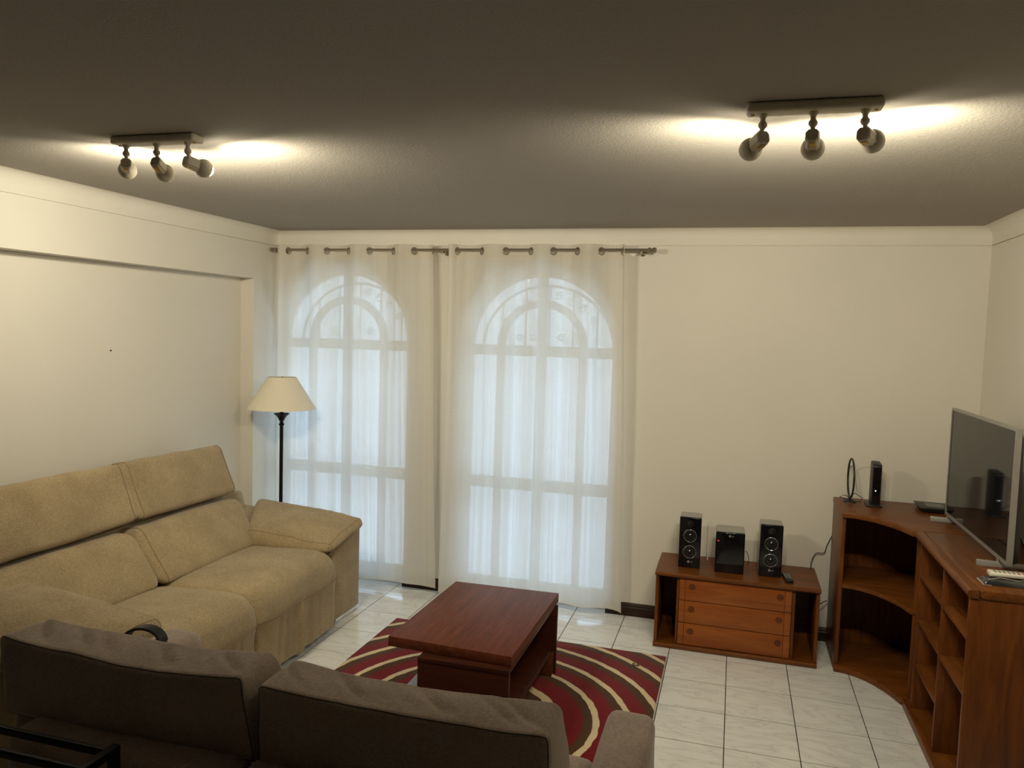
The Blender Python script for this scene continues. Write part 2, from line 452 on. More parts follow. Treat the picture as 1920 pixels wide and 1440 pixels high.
lw.box((NX - 0.1, YF, -0.1), (NX, 4.735, ZG))              # niche back
lw.box((NX, YF, 2.157), (XL, 4.735, ZG))                    # beam over the niche
lw.box((NX - 0.1, 4.735, -0.1), (XL, YB, ZG))               # pier
lw.box((NX - 0.1, YF, ZG), (XL - 0.01, YB, ZC))
struct('wall_left', lw, WALL)
struct('wall_right', MB().box((XR, YF, -0.1), (XR + 0.1, YB, ZG)).box((XR + 0.01, YF, ZG), (XR + 0.1, YB, ZC)), WALL)
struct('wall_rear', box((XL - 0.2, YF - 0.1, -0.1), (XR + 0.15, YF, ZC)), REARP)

def skirting(x0, x1, nm):
    p = [(YB, 0.0), (YB - 0.016, 0.0), (YB - 0.016, 0.055), (YB - 0.012, 0.062), (YB - 0.012, 0.07), (YB - 0.006, 0.082), (YB, 0.084)]
    struct(nm, MB().prism(p, x0, x1, 'x'), SKIRT)
skirting(WIN[0][0] + WIN[0][1], WIN[1][0] - WIN[1][1], 'baseboard_back')
skirting(WIN[1][0] + WIN[1][1], XR, 'baseboard_back_right')
struct('baseboard_right', MB().prism([(XR, 0.0), (XR - 0.016, 0.0), (XR - 0.016, 0.055), (XR - 0.006, 0.082), (XR, 0.084)], YF, YB - 0.016, 'y'), SKIRT)
struct('baseboard_left', MB().prism([(NX, 0.0), (NX + 0.016, 0.0), (NX + 0.016, 0.055), (NX + 0.006, 0.082), (NX, 0.084)], YF, 4.735, 'y'), SKIRT)

# ---------------------------------------------------------------- windows
def arc_band(cx, cz, r0, r1, y0, y1, a0=0, a1=PI, n=32):
    mb = MB()
    for k in range(n):
        p, q = a0 + (a1 - a0) * k / n, a0 + (a1 - a0) * (k + 1) / n
        c = [(cx + r * math.cos(a), cz + r * math.sin(a)) for r, a in ((r0, p), (r1, p), (r1, q), (r0, q))]
        mb.hexa([(c[0][0], y0, c[0][1]), (c[1][0], y0, c[1][1]), (c[1][0], y1, c[1][1]), (c[0][0], y1, c[0][1]),
                 (c[3][0], y0, c[3][1]), (c[2][0], y0, c[2][1]), (c[2][0], y1, c[2][1]), (c[3][0], y1, c[3][1])])
    return mb
def spiral(c, r, turns, a0, dirn=1, y=0, n=26):
    return [(c[0] + r * (1 - 0.75 * i / n) * math.cos(a0 + dirn * turns * 2 * PI * i / n), y, c[1] + r * (1 - 0.75 * i / n) * math.sin(a0 + dirn * turns * 2 * PI * i / n)) for i in range(n + 1)]
for wi, (cx, r) in enumerate(WIN):
    root = bpy.data.objects.new('window_%d' % (wi + 1), None); COL.objects.link(root); root.location = (cx, 5.13, 0); root['kind'] = 'structure'
    ya, yb = 5.12, 5.165
    fr_ = arc_band(cx, ZS, r - 0.034, r, ya, yb)
    fr_.box((cx - r, ya, 0.0), (cx - r + 0.034, yb, ZS)); fr_.box((cx + r - 0.034, ya, 0.0), (cx + r, yb, ZS))
    build(fr_, 'frame', FRAMEW, root)
    build(box((cx - r, 5.06, 0.0), (cx + r, yb, 0.035)), 'threshold', FRAMEW, root, bevel=0.004)
    ri = r - 0.034
    build(box((cx - ri, ya + .004, 1.675), (cx + ri, yb - .004, 1.745)), 'transom', FRAMEW, root, bevel=0.004)
    build(box((cx - 0.032, ya - 0.006, 0.036), (cx + 0.032, yb, ZS + ri)), 'mullion', FRAMEW, root, bevel=0.004)
    build(arc_band(cx, ZS + 0.02, 0.262, 0.315, ya + .006, yb - .006), 'inner_arch', FRAMEW, root)
    for sgn in (-1, 1):
        a, b = sorted((cx + sgn * 0.032, cx + sgn * ri))
        lf = MB()
        lf.box((a, ya + .006, 0.036), (b, yb - .006, 0.11)); lf.box((a, ya + .006, 0.745), (b, yb - .006, 0.825))
        m0, m1 = sorted((cx + sgn * 0.262, cx + sgn * 0.315))
        lf.box((m0, ya + .006, 0.11), (m1, yb - .006, 1.675))
        sash = build(lf, 'casement', FRAMEW, root)
        build(box((a, 5.14, 0.1), (b, 5.143, 1.68)), 'pane', PANE, sash)
    pts = [(cx + ri * math.cos(PI * k / 24), ZS + 0.02 + (ri - .02) * math.sin(PI * k / 24)) for k in range(25)]
    build(MB().prism(pts, 5.14, 5.143, 'y'), 'arched_pane', PANE, root)
    # wrought iron grille on the outside
    gy = 5.30
    gr = build(MB().tube([(cx - 0.47, gy, 1.72), (cx - 0.47, gy, ZS)] + [(cx - 0.47 * math.cos(PI * k / 20), gy, ZS + 0.44 * math.sin(PI * k / 20)) for k in range(1, 20)] + [(cx + 0.47, gy, ZS), (cx + 0.47, gy, 1.72)], 0.011, 6), 'grille_frame', IRON, root, smooth=True)
    build(box((cx - 0.47, gy - .008, 1.72), (cx + 0.47, gy + .008, 1.745)), 'cross_bar', IRON, gr)
    for k in range(-2, 3):
        bx = cx + k * 0.17 + .01
        zt = ZS + 0.44 * math.sqrt(max(0, 1 - ((bx - cx) / 0.47) ** 2))
        build(box((bx - .006, gy - .006, 1.73), (bx + .006, gy + .006, zt)), 'grille_bar', IRON, gr)
    for sgn in (-1, 1):
        for (dx, dz, rr) in ((0.075, 0.37, 0.03), (0.16, 0.33, 0.032), (0.245, 0.285, 0.032), (0.325, 0.2, 0.03), (0.1, 0.08, 0.03), (0.2, 0.08, 0.03)):
            build(MB().tube(spiral((cx + sgn * dx, ZS + dz), rr, 1.4, 0.4, sgn, gy), 0.0045, 5), 'scroll', IRON, gr, smooth=True)

# ---------------------------------------------------------------- curtain rod and curtains
RY, RZ = 4.925, 2.374
rod = thing('curtain_rod', 'long brushed steel curtain rod with ball finials above the windows', 'curtain rod', (-1.88, RY, RZ))
build(MB().tube([(-3.2, RY, RZ), (-1.95, RY, RZ)], 0.0082, 12), 'inner_tube', STEEL, rod, smooth=False, bevel=0)
build(MB().tube([(-2.0, RY, RZ), (-0.56, RY, RZ)], 0.0092, 12), 'outer_tube', STEEL, rod)
for sx, xe in ((-1, -3.2), (1, -0.56)):
    build(MB().lathe([(0.011, 0), (0.016, 0.004), (0.016, 0.018), (0.009, 0.021), (0.009, 0.027), (0.0155, 0.031), (0.0165, 0.05), (0.008, 0.056)], 16, (xe, RY, RZ), (sx, 0, 0)), 'finial', STEEL, rod, smooth=False, bevel=0)
for xb in (-3.19, -1.93, -0.60):
    build(MB().lathe([(0.02, 0), (0.02, 0.006), (0.008, 0.01), (0.008, YB - RY - 0.02)], 12, (xb, YB, RZ - 0.012), (0, -1, 0)).tube([(xb, RY, RZ - 0.026), (xb, RY, RZ - 0.008)], 0.009), 'bracket', STEEL, rod)

def px_x(u, yv=RY):    # photo column on the rod line -> world x
    dx = (u - 960) / 1453.07; dy = -(470 - 720) / 1453.07
    d = Vector([Rm[i][0] * dx + Rm[i][1] * dy - Rm[i][2] for i in range(3)])
    return d.x * yv / d.y

def make_curtain(name, label, xl, xr, xlb, xrb, cols, seed):
    root = thing(name, label, 'curtain', ((xl + xr) / 2, RY, 0))
    xe = [px_x(c) for c in cols]
    knots = [xl - 0.02] + xe + [xr + 0.03]
    def wave(x):
        for i in range(len(knots) - 1):
            if x <= knots[i + 1] or i == len(knots) - 2:
                s = max(0.0, min(1.0, (x - knots[i]) / (knots[i + 1] - knots[i]))); return math.sin(PI * s) * (1 if i % 2 == 0 else -1), i
    rnd = random.Random(seed)
    ph = [rnd.uniform(0, 6.28) for _ in range(6)]
    def pt(s, z):
        t = (2.41 - z) / 2.36
        xt = xl + (xr - xl) * s; xb = xlb + (xrb - xlb) * s
        x = xt + (xb - xt) * t + 0.006 * math.sin(3 * z + ph[0]) * t
        wv, k = wave(xt)
        amp = (0.044 if wv > 0 else 0.038) * (1 - 0.62 * min(1, t * 1.5))
        yv = RY - wv * amp
        yv += t * (0.012 * math.sin(9 * s + ph[1] + z) + 0.008 * math.sin(23 * s + ph[2] - 1.3 * z) + 0.005 * noise.noise(Vector((s * 14, z * 1.6, seed))))
        # horizontal storage creases
        yv -= 0.0022 * max(0, 1 - abs(((z + 0.03 * math.sin(5 * s + ph[3])) % 0.23) - 0.115) / 0.008) * (1 if 0.4 < z < 1.3 else 0)
        return Vector((x, yv, z))
    def surf(nm, m, z0, z1, nu, nv, holes=False, par=root, zb=None):
        def fn(a, b):
            zz0 = z0 + (0 if zb is None else zb(a))
            return pt(a, zz0 + (z1 - zz0) * b)
        mb = MB().grid(fn, nu, nv)
        W = (xr - xl) * 1.12
        uvs = [(i / nu * W, (z0 + (z1 - z0) * j / nv)) for j in range(nv + 1) for i in range(nu + 1)]
        keep = []
        for f in mb.f:
            c = sum((mb.v[i] for i in f), Vector()) / 4
            if holes and any((c.x - e) ** 2 + (c.z - RZ + .008) ** 2 + ((c.y - RY) * 1.0) ** 2 < 0.0215 ** 2 for e in xe): continue
            keep.append(f)
        me = bpy.data.meshes.new(nm); off = wloc(par)
        me.from_pydata([tuple(p - off) for p in mb.v], [], keep)
        uvl = me.uv_layers.new(name='UVMap')
        for lp in me.loops: uvl.data[lp.index].uv = uvs[lp.vertex_index]
        me.polygons.foreach_set('use_smooth', [True] * len(me.polygons))
        me.materials.append(m); o = bpy.data.objects.new(nm, me); COL.objects.link(o); o.parent = par
        return o
    zbot = lambda a: 0.012 * math.sin(5 * a + ph[4]) + 0.004 * math.sin(17 * a + ph[5])
    surf('panel', LIN, 0.075, 2.305, 150, 90)
    surf('heading_band', LINB, 2.305, 2.41, 300, 26, True)
    surf('hem', LINB, 0.047, 0.075, 150, 3, zb=zbot)
    for e in xe:
        d = pt((e + 0.004 - xl) / (xr - xl), RZ) - pt((e - 0.004 - xl) / (xr - xl), RZ)
        nrm = Vector((-d.y, d.x, 0)).normalized(); tg = Vector((d.x, d.y, 0)).normalized()
        c = Vector((e, RY, RZ - .008))
        pts = [c + tg * 0.0228 * math.cos(a) + Vector((0, 0, 1)) * 0.0228 * math.sin(a) for a in [2 * PI * k / 24 for k in range(24)]]
        build(MB().tube(pts, 0.0032, 6, closed=True), 'eyelet', STEEL, root, smooth=True)
    return root
make_curtain('curtain', 'sheer white linen curtain over the left window, behind the floor lamp', -3.176, -1.99, -3.18, -1.925, [541, 577, 613, 654, 693, 738, 777, 812], 3)
make_curtain('curtain', 'sheer white linen curtain over the right window, beside the bare wall', -1.872, -0.70, -1.885, -0.63, [858, 904, 949, 996, 1038, 1083, 1128, 1168], 5)

# ---------------------------------------------------------------- track lights
def track_light(x0, x1, yc, label, dirs, stems):
    root = thing('track_light', label, 'spotlight', ((x0 + x1) / 2, yc, ZC), 0, 'ceiling spot bars')
    build(box((x0, yc - 0.034, ZC - 0.028), (x1, yc + 0.034, ZC)), 'mounting_bar', LAMPW, root, bevel=0.009, seg=3)
    for xs in (x0 + 0.018, x1 - 0.018):
        build(MB().lathe([(0.005, 0), (0.005, 0.003), (0.002, 0.004)], 10, (xs, yc, ZC - 0.028), (0, 0, -1)), 'screw', BRASS, root)
    for xs, d in zip(stems, dirs):
        d = Vector(d).normalized()
        j = Vector((xs, yc + 0.0, ZC - 0.062))
        top = Vector((xs, yc, ZC - 0.028))
        side = d.cross(Vector((0, 0, 1))).normalized(); up = side.cross(d)
        back = j + Vector((0, 0, -0.034)) - d * 0.012
        L = 0.062; hw = 0.0188
        bd = MB()
        ring = [(-hw, -hw * .55), (-hw * .6, -hw * 1.05), (hw * .6, -hw * 1.05), (hw, -hw * .55), (hw, hw * .55), (hw * .6, hw * 1.05), (-hw * .6, hw * 1.05), (-hw, hw * .55)]
        n = len(ring); vs = []
        for s_, sc in ((0, .86), (0.006, 1), (L, 1.06)): vs += [back + d * s_ + side * (a * sc) + up * (b * sc) for a, b in ring]
        bd.add(vs, [tuple(reversed(range(n))), tuple(range(2 * n, 3 * n))] + [(q * n + i, q * n + (i + 1) % n, (q + 1) * n + (i + 1) % n, (q + 1) * n + i) for q in range(2) for i in range(n)])
        head = build(bd, 'spotlight', LAMPW, root)
        st_ = MB().lathe([(0.014, 0), (0.012, 0.006), (0.0075, 0.012), (0.0075, 0.02), (0.0125, 0.027), (0.0125, 0.034), (0.0075, 0.041)], 14, top, (0, 0, -1))
        st_.tube([j + Vector((0, 0, -0.004)), back + d * 0.02 + up * 0.013], 0.0065, 8)
        build(st_, 'swivel_stem', LAMPW, head, smooth=False, bevel=0)
        build(MB().hexa([back + d * a_ + side * s2 + up * u2 for u2 in (-hw * 1.16, -hw * 1.0) for a_, s2 in ((0.01, -.007), (0.01, .007), (0.03, .007), (0.03, -.007))]), 'contact_slot', BRASS, head)
        # dome shade: a sphere open at the front
        c = back + d * (L + 0.012); R_ = 0.0335; prof = []
        for k in range(13):
            a = math.radians(160 - k * (160 - 52) / 12); prof.append((R_ * math.sin(a), R_ * math.cos(a)))
        prof += [(prof[-1][0] - 0.0025, prof[-1][1])]
        for k in range(12, -1, -1):
            a = math.radians(160 - k * (160 - 52) / 12); prof.append(((R_ - 0.0025) * math.sin(a), (R_ - 0.0025) * math.cos(a)))
        build(MB().lathe(prof, 28, c, d, cap=False), 'dome_shade', LAMPW, head, smooth=True)
        # reflector bulb: its frosted face stands a little proud of the shade
        f0 = c + d * (R_ * math.cos(math.radians(52)) - 0.004)
        pr = []
        ld = bpy.data.lights.new('spot_lamp', 'SPOT'); ld.energy = SPOT_W; ld.color = BULB_COL; ld.spot_size = math.radians(177); ld.spot_blend = 0.9; ld.shadow_soft_size = 0.018
        lo = bpy.data.objects.new('spot_lamp', ld); COL.objects.link(lo); lo.parent = head
        lo.rotation_euler = (-d).to_track_quat('Z', 'Y').to_euler(); lo.location = f0 + d * 0.04 - wloc(head)
        for k in range(9):
            a = PI / 2 * k / 8; pr.append((0.0215 * math.cos(a) + 0.0002, 0.020 * math.sin(a)))
        build(MB().lathe(pr, 16, f0, d), 'bulb', BULB, head, smooth=True)
        build(MB().lathe([(0.012, -0.03), (0.0215, -0.0005)], 16, f0, d), 'bulb_base', WHITEP, head)
track_light(-2.245, -1.885, 2.40, 'cream three-spot bar on the ceiling above the beige sofa', [(-.055, .07, -.018), (-.012, .07, -.033), (.03, .07, -.016)], [-2.20, -2.065, -1.93])
track_light(-0.005, 0.357, 2.37, 'cream three-spot bar on the ceiling at the television side', [(-.041, .07, -.025), (.009, .07, -.024), (.038, .07, -.008)], [0.042, 0.177, 0.312])

# ---------------------------------------------------------------- beige sofa
sofa = thing('sofa', 'light beige two-seat recliner sofa with headrests along the left wall', 'sofa', (-2.8, 3.32, 0))
build(box((-3.25, 2.16, 0.03), (-2.34, 4.47, 0.30)), 'base', BEIGE, sofa, bevel=0.02)
mb, ev = cushion([(-3.24, 2.2, .2), (-3.02, 2.2, .2), (-3.02, 4.47, .2), (-3.24, 4.47, .2), (-3.24, 2.2, .74), (-3.12, 2.2, .74), (-3.12, 4.44, .74), (-3.24, 4.44, .74)], .05, n=12)
build(mb, 'back_frame', BEIGE, sofa, smooth=True)
def recliner_seat(y0, y1, sd):
    prof = [(-2.98, .30), (-2.94, .43), (-2.82, .472), (-2.62, .488), (-2.44, .496), (-2.33, .484), (-2.265, .44), (-2.235, .375), (-2.228, .30), (-2.228, .16), (-2.23, .06), (-2.25, .03)]
    P = []
    # resample smoothly (Catmull-Rom)
    for i in range(len(prof) - 1):
        p0, p1, p2, p3 = (Vector(prof[max(0, min(len(prof) - 1, i + k))]) for k in (-1, 0, 1, 2))
        for s in range(6):
            t = s / 6
            P.append(0.5 * ((2 * p1) + (-p0 + p2) * t + (2 * p0 - 5 * p1 + 4 * p2 - p3) * t * t + (-p0 + 3 * p1 - 3 * p2 + p3) * t ** 3))
    P.append(Vector(prof[-1])); n = len(P) - 1
    ctr = Vector((-2.62, .26)); rnd = random.Random(sd)
    gath = [(rnd.uniform(0.1, 0.9), rnd.uniform(0.012, 0.03), rnd.uniform(.3, 1)) for _ in range(16)]
    def fn(a, b):
        p = P[round(a * n)]; v = 2 * b - 1
        e = 1 - abs(v) ** 7 if abs(v) < 1 else 0
        k = 0.9 + 0.1 * max(0, e) ** .5
        q = ctr + (p - ctr) * k
        yv = y0 + (y1 - y0) * b
        X, Z = q.x, q.y
        Z += 0.012 * (1 - v * v) * (1 if Z > .4 else 0)
        if p.x > -2.27 and p.y < .33:        # gathered front flap
            g = sum(am * math.exp(-((b - c0 - (0.33 - p.y) * 0.12 * (c0 - .5)) / wd) ** 2) for c0, wd, am in gath)
            X += 0.011 * (g - 1) * min(1, (0.33 - p.y) / .06)
        d = noise.noise_vector(Vector((X * 5 + sd, yv * 5, Z * 5))) * 0.006
        return Vector((X + d.x, yv, Z + d.z))
    mb = MB().grid(fn, n, 70)
    # close the ends
    for b in (0, 1):
        pts = [fn(i / n, b) for i in range(n + 1)]
        c = Vector((ctr[0], pts[0].y, ctr[1])); o = len(mb.v)
        mb.add(pts + [c], [(i, i + 1, n + 1) if b else (i + 1, i, n + 1) for i in range(n)] + [(n, 0, n + 1)])
    s_ = build(mb, 'seat', BEIGES, sofa, smooth=True)
    iq = min(range(n + 1), key=lambda i: abs(P[i].y - .335) + (0 if P[i].x > -2.3 else 9))
    build(MB().tube([fn(iq / n, k / 70) + Vector((.001, 0, 0)) for k in range(1, 70)], 0.0022, 5), 'seam', BEIGEP, s_, smooth=True)
recliner_seat(3.322, 4.135, 11); recliner_seat(2.51, 3.322, 12)
for (ya, yb, sd) in ((3.30, 4.22, 1), (2.42, 3.315, 2)):
    c = [(-3.10, ya, .50), (-2.755, ya - .03, .462), (-2.755, yb - (.09 if sd == 1 else .03), .462), (-3.10, yb, .50), (-3.14, ya + .01, .72), (-2.985, ya + .01, .745), (-2.985, yb, .735), (-3.14, yb, .72)]
    mb, ev = cushion(c, .06, (.10, .0, .06), 20, .006, 4.5, sd)
    b_ = build(mb, 'back_cushion', BEIGE, sofa, smooth=True)
    build(seam(ev, 1, -0.9), 'seam', BEIGEP, b_, smooth=True)
for (ya, yb, sd) in ((3.385, 4.24, 4), (2.46, 3.395, 5)):
    c = [(-3.16, ya, .76), (-3.015, ya, .765), (-3.015, yb, .765), (-3.16, yb, .76), (-3.27, ya + .005, 1.045), (-3.145, ya + .005, 1.08), (-3.145, yb + .005, 1.06 + .02 * (sd == 5)), (-3.27, yb + .005, 1.03)]
    mb, ev = cushion(c, .04, (.12, .03, .03), 20, .006, 4.5, sd)
    b_ = build(mb, 'headrest', BEIGE, sofa, smooth=True)
    build(seam(ev, 1, -0.92), 'seam', BEIGEP, b_, smooth=True); build(seam(ev, 1, 0.92), 'seam', BEIGEP, b_, smooth=True)
# arms with pillow tops
for far in (True, False):
    ya, yb = (4.165, 4.505) if far else (2.13, 2.475)
    if far: pr_ = [(-3.18, ya, .03), (-2.29, ya, .03), (-2.29, yb, .03), (-3.18, yb, .03), (-3.18, ya, .60), (-2.29, ya, .45), (-2.29, yb, .55), (-3.18, yb, .62)]
    else: pr_ = [(-3.18, ya, .03), (-2.29, ya, .03), (-2.29, yb, .03), (-3.18, yb, .03), (-3.18, ya, .62), (-2.29, ya, .55), (-2.29, yb, .47), (-3.18, yb, .60)]
    arm = build(MB().hexa(pr_), 'arm', BEIGE, sofa, bevel=.015)
    if far: c = [(-2.80, 4.05, .455), (-2.272, 4.10, .465), (-2.272, 4.53, .545), (-3.05, 4.51, .57), (-2.85, 4.06, .585), (-2.285, 4.11, .525), (-2.272, 4.53, .612), (-3.07, 4.51, .68)]
    else: c = [(-3.0, 2.11, .57), (-2.272, 2.09, .54), (-2.21, 2.63, .515), (-2.86, 2.63, .52), (-3.0, 2.11, .69), (-2.26, 2.09, .63), (-2.215, 2.63, .625), (-2.95, 2.63, .70)]
    mb, ev = cushion(c, .06, (.03, .05, .5), 24, .010, 7, 8 + far)
    p_ = build(mb, 'arm_pillow', BEIGE, arm, smooth=True)
    build(seam(ev, 0, .95), 'seam', BEIGEP, arm, smooth=True)
    build(seam(ev, 1, -.95 if far else .95), 'seam', BEIGEP, arm, smooth=True)
    build(box((-2.55, ya + .05, 0), (-2.30, yb - .02, .03)), 'foot', CHROME, arm, bevel=.003)

# ---------------------------------------------------------------- dark sofa seen from behind
ds = thing('sofa', 'dark taupe sofa in the foreground seen from behind, facing the window', 'sofa', (-1.16, 2.1, 0))
build(box((-1.975, 1.72, 0.05), (-0.35, 2.47, 0.27)), 'base', TAUPE, ds, bevel=.02)
for x0, x1 in ((-1.975, -1.24), (-1.23, -0.355)):
    mb, ev = cushion([(x0, 1.69, .06), (x1, 1.69, .06), (x1, 1.87, .06), (x0, 1.87, .06), (x0, 1.665, .655), (x1, 1.665, .655), (x1, 1.83, .655), (x0, 1.83, .655)], .04, (0, .08, 0), 12, .004, 5, 3)
    build(mb, 'back_frame', TAUPE, ds, smooth=True)
for x0, x1, sd in ((-2.12, -1.185, 2), (-1.175, -.405, 3)):
    pass
def sag(lift):
    def f(P, U, V, W):
        if W > 0: P = P + Vector((0, 0, W * lift * (abs(U) ** 2.5)))
        return P
    return f
for (x0, x1, xb0, xb1, sd, lf_) in ((-2.095, -1.248, -2.105, -1.215, 21, .026), (-1.20, -.39, -1.205, -.38, 22, .014)):
    c = [(xb0, 1.775, .645), (xb1, 1.775, .645), (xb1, 2.14, .44), (xb0, 2.14, .44), (x0, 1.765, .862), (x1, 1.765, .862), (x1, 1.945, .866), (x0 + .0, 1.945, .862)]
    base = sag(lf_)
    def dsp(P, U, V, W, base=base, sd=sd):
        P = base(P, U, V, W)
        # pulled creases running over the top edge
        g = 0
        for k in range(9):
            cu = -0.85 + k * 0.21 + 0.05 * math.sin(k * 5 + sd)
            g += math.exp(-((U - cu + 0.22 * V) / 0.035) ** 2) * (0.5 + 0.5 * math.sin(k * 2.3 + sd))
        if W > .5: P = P - Vector((0, 0, .013 * g * max(0, 1 - V * V) * max(0, min(1, (V + .75) / .5))))
        return P
    mb, ev = cushion(c, .028, (.012, .08, .03), 48, .006, 5, sd, dsp)
    b_ = build(mb, 'back_cushion', TAUPE, ds, smooth=True)
    build(seam(ev, 1, -.95, .0017, 40), 'seam', TAUPEP, b_, smooth=True)
for (x0, x1, sd) in ((-1.95, -1.165, 31), (-1.155, -.375, 32)):
    c = [(x0, 1.9, .26), (x1, 1.9, .26), (x1, 2.50, .26), (x0, 2.50, .26), (x0, 1.9, .42), (x1, 1.9, .42), (x1, 2.50, .44), (x0, 2.50, .44)]
    mb, ev = cushion(c, .05, (0, .02, .12), 16, .004, 5, sd)
    build(mb, 'seat_cushion', TAUPE, ds, smooth=True)
for x0, x1 in ((-2.125, -1.945), (-.362, -.188)):
    zt = .638 if x0 < -1 else .605
    c = [(x0, 1.82, .04), (x1, 1.82, .04), (x1, 2.535, .04), (x0, 2.535, .04), (x0 + .01, 1.82, zt), (x1 - .005, 1.82, zt), (x1 - .005, 2.525, zt), (x0 + .01, 2.525, zt)]
    mb, ev = cushion(c, .04, (.02, 0, .02), 18, .003, 5, 41)
    a_ = build(mb, 'arm', TAUPE, ds, smooth=True)
for x in (-2.05, -.275):
    for yv in (1.90, 2.43): build(box((x - .03, yv - .03, 0), (x + .03, yv + .03, .05)), 'foot', BLACKP, ds)

hp = thing('headphones', 'black headband arching up on the left armrest of the dark sofa', 'headphones', (-2.03, 2.27, .642))
arc = [(-2.010 + .060 * math.cos(a) * 1.0, 2.27 + .02 * math.cos(a), .684 + .048 * math.sin(a)) for a in [PI * k / 20 for k in range(21)]]
hb = MB(); n = 0
for k, (x, yv, z) in enumerate(arc):
    a = PI * k / 20
    for rr, dy in ((.0, -.022), (.009, -.02), (.009, .02), (.0, .022)):
        hb.v.append(Vector((x + rr * math.cos(a), yv + dy, z + rr * math.sin(a))))
for k in range(20):
    for q in range(4): hb.f.append((k * 4 + q, k * 4 + (q + 1) % 4, k * 4 + 4 + (q + 1) % 4, k * 4 + 4 + q))
hb.f += [(3, 2, 1, 0), (80, 81, 82, 83)]
build(hb, 'headband', BLACKP, hp, smooth=False, bevel=0)
for sx in (-1, 1):
    build(MB().lathe([(.016, 0), (.026, .004), (.027, .018), (.02, .024)], 18, (-2.010 + sx * .066, 2.27 + sx * .02, .6785), (-sx, 0, 0)), 'ear_cup', BLACKP, hp)

# ---------------------------------------------------------------- metal rack, lower left
rk = thing('metal_rack', 'black metal rail frame in the lower left corner behind the dark sofa', 'rack', (-2.0, 1.45, 0))
zr = .70
for yv in (1.63, 1.54, 1.45, 1.36):
    build(box((-2.45, yv - .006, zr - .022), (-1.565, yv + .006, zr)), 'rail', BLACKM, rk, bevel=.0015)
for x in (-1.555, -2.455):
    build(box((x - .012, 1.26, zr - .02), (x + .012, 1.655, zr + .003)), 'end_bar', BLACKM, rk, bevel=.002)
    for yv in (1.643, 1.27):
        build(box((x - .012, yv - .012, 0), (x + .012, yv + .012, zr - .02)), 'post', BLACKM, rk, bevel=.002)
build(box((-2.44, 1.28, .2), (-1.57, 1.64, .215)), 'lower_shelf', BLACKM, rk, bevel=.002)

# ---------------------------------------------------------------- rug and coffee table
rug = build(box((-1.98, 2.56, 0), (-.30, 4.415, .013)), 'rug', rug_mat(), bevel=.005)
tag(rug, 'red rug with cream and brown concentric arcs under the coffee table', 'rug')
build(MB().tube(spiral((-.415, 4.23), .018, 1.2, 0, 1, 0, 14) and [(-.47 + .012 * math.cos(a) + a * .004, 4.235 + .014 * math.sin(a), .0145) for a in [k * .5 for k in range(22)]], .0028, 5), 'stitched_mark', TAUPEP, rug, smooth=True)

ct = thing('coffee_table', 'reddish mahogany coffee table with open side, standing on the red rug', 'coffee table', (-1.16, 3.6, .013))
build(MB().hexa([(-1.462, 3.17, .393), (-.868, 3.145, .393), (-.856, 4.02, .393), (-1.442, 4.005, .393), (-1.462, 3.17, .44), (-.868, 3.145, .44), (-.856, 4.02, .44), (-1.442, 4.005, .44)]), 'top_slab', TABLEW, ct, bevel=.0025)
build(box((-1.29, 3.105, .374), (-.866, 3.99, .392)), 'under_board', TABLE_SHADE, ct, bevel=.002)
build(box((-1.29, 3.108, .0135), (-.868, 3.135, .374)), 'end_panel', TABLE_SHADE, ct, bevel=.002)
build(box((-1.30, 3.972, .0135), (-.852, 4.0, .385)), 'end_panel', TABLE_SHADE, ct, bevel=.002)
build(box((-1.30, 3.135, .135), (-.87, 3.972, .16)), 'shelf', TABLE_SHADE, ct, bevel=.002)
build(box((-1.30, 3.135, .16), (-1.28, 3.972, .374)), 'side_panel', TABLE_SHADE, ct)
build(box((-.95, 3.925, .0135), (-.862, 3.972, .135)), 'foot_block', TABLEW, ct, bevel=.003)
build(box((-1.452, 3.2, .10), (-1.30, 3.56, .125)), 'pull_out_tray', GREYSHEEN, ct, bevel=.002)
build(box((-1.452, 3.2, .0135), (-1.435, 3.56, .10)), 'tray_side', GREYSHEEN, ct)

# ---------------------------------------------------------------- floor lamp
lx, ly = -3.0, 4.69
lamp = thing('floor_lamp', 'black floor lamp with cream cone shade in the corner by the window', 'lamp', (lx, ly, 0))
build(MB().lathe([(.13, 0), (.13, .012), (.10, .022), (.03, .035), (.016, .06)], 32, (lx, ly, 0)), 'base', BLACKM, lamp)
build(MB().lathe([(.0125, .05), (.0125, 1.14), (.018, 1.145), (.018, 1.155), (.012, 1.16), (.012, 1.172), (.019, 1.18), (.022, 1.19), (.036, 1.21), (.052, 1.222), (.052, 1.227), (.012, 1.23), (.012, 1.34)], 20, (lx, ly, 0)), 'pole', BLACKM, lamp)
def shade_prof(off): return [(.231 - off, 1.262), (.0965 - off, 1.478)]
build(MB().lathe([(.231, 1.262), (.0965, 1.478), (.0945, 1.478), (.229, 1.262), (.231, 1.262)], 48, (lx, ly, 0), cap=False), 'lamp_shade', SHADE, lamp, smooth=False, bevel=0)
build(MB().lathe([(.016, 1.30), (.016, 1.34), (.03, 1.37), (.03, 1.40), (.012, 1.42)], 16, (lx, ly, 0)), 'lamp_holder', WHITEP, lamp)
sp = MB()
for k in range(3):
    a = 2 * PI * k / 3; sp.tube([(lx, ly, 1.44), (lx + .096 * math.cos(a), ly + .096 * math.sin(a), 1.475)], .002, 5)
build(sp.tube([(lx, ly, 1.40), (lx, ly, 1.445)], .004, 6), 'shade_carrier', BLACKM, lamp)

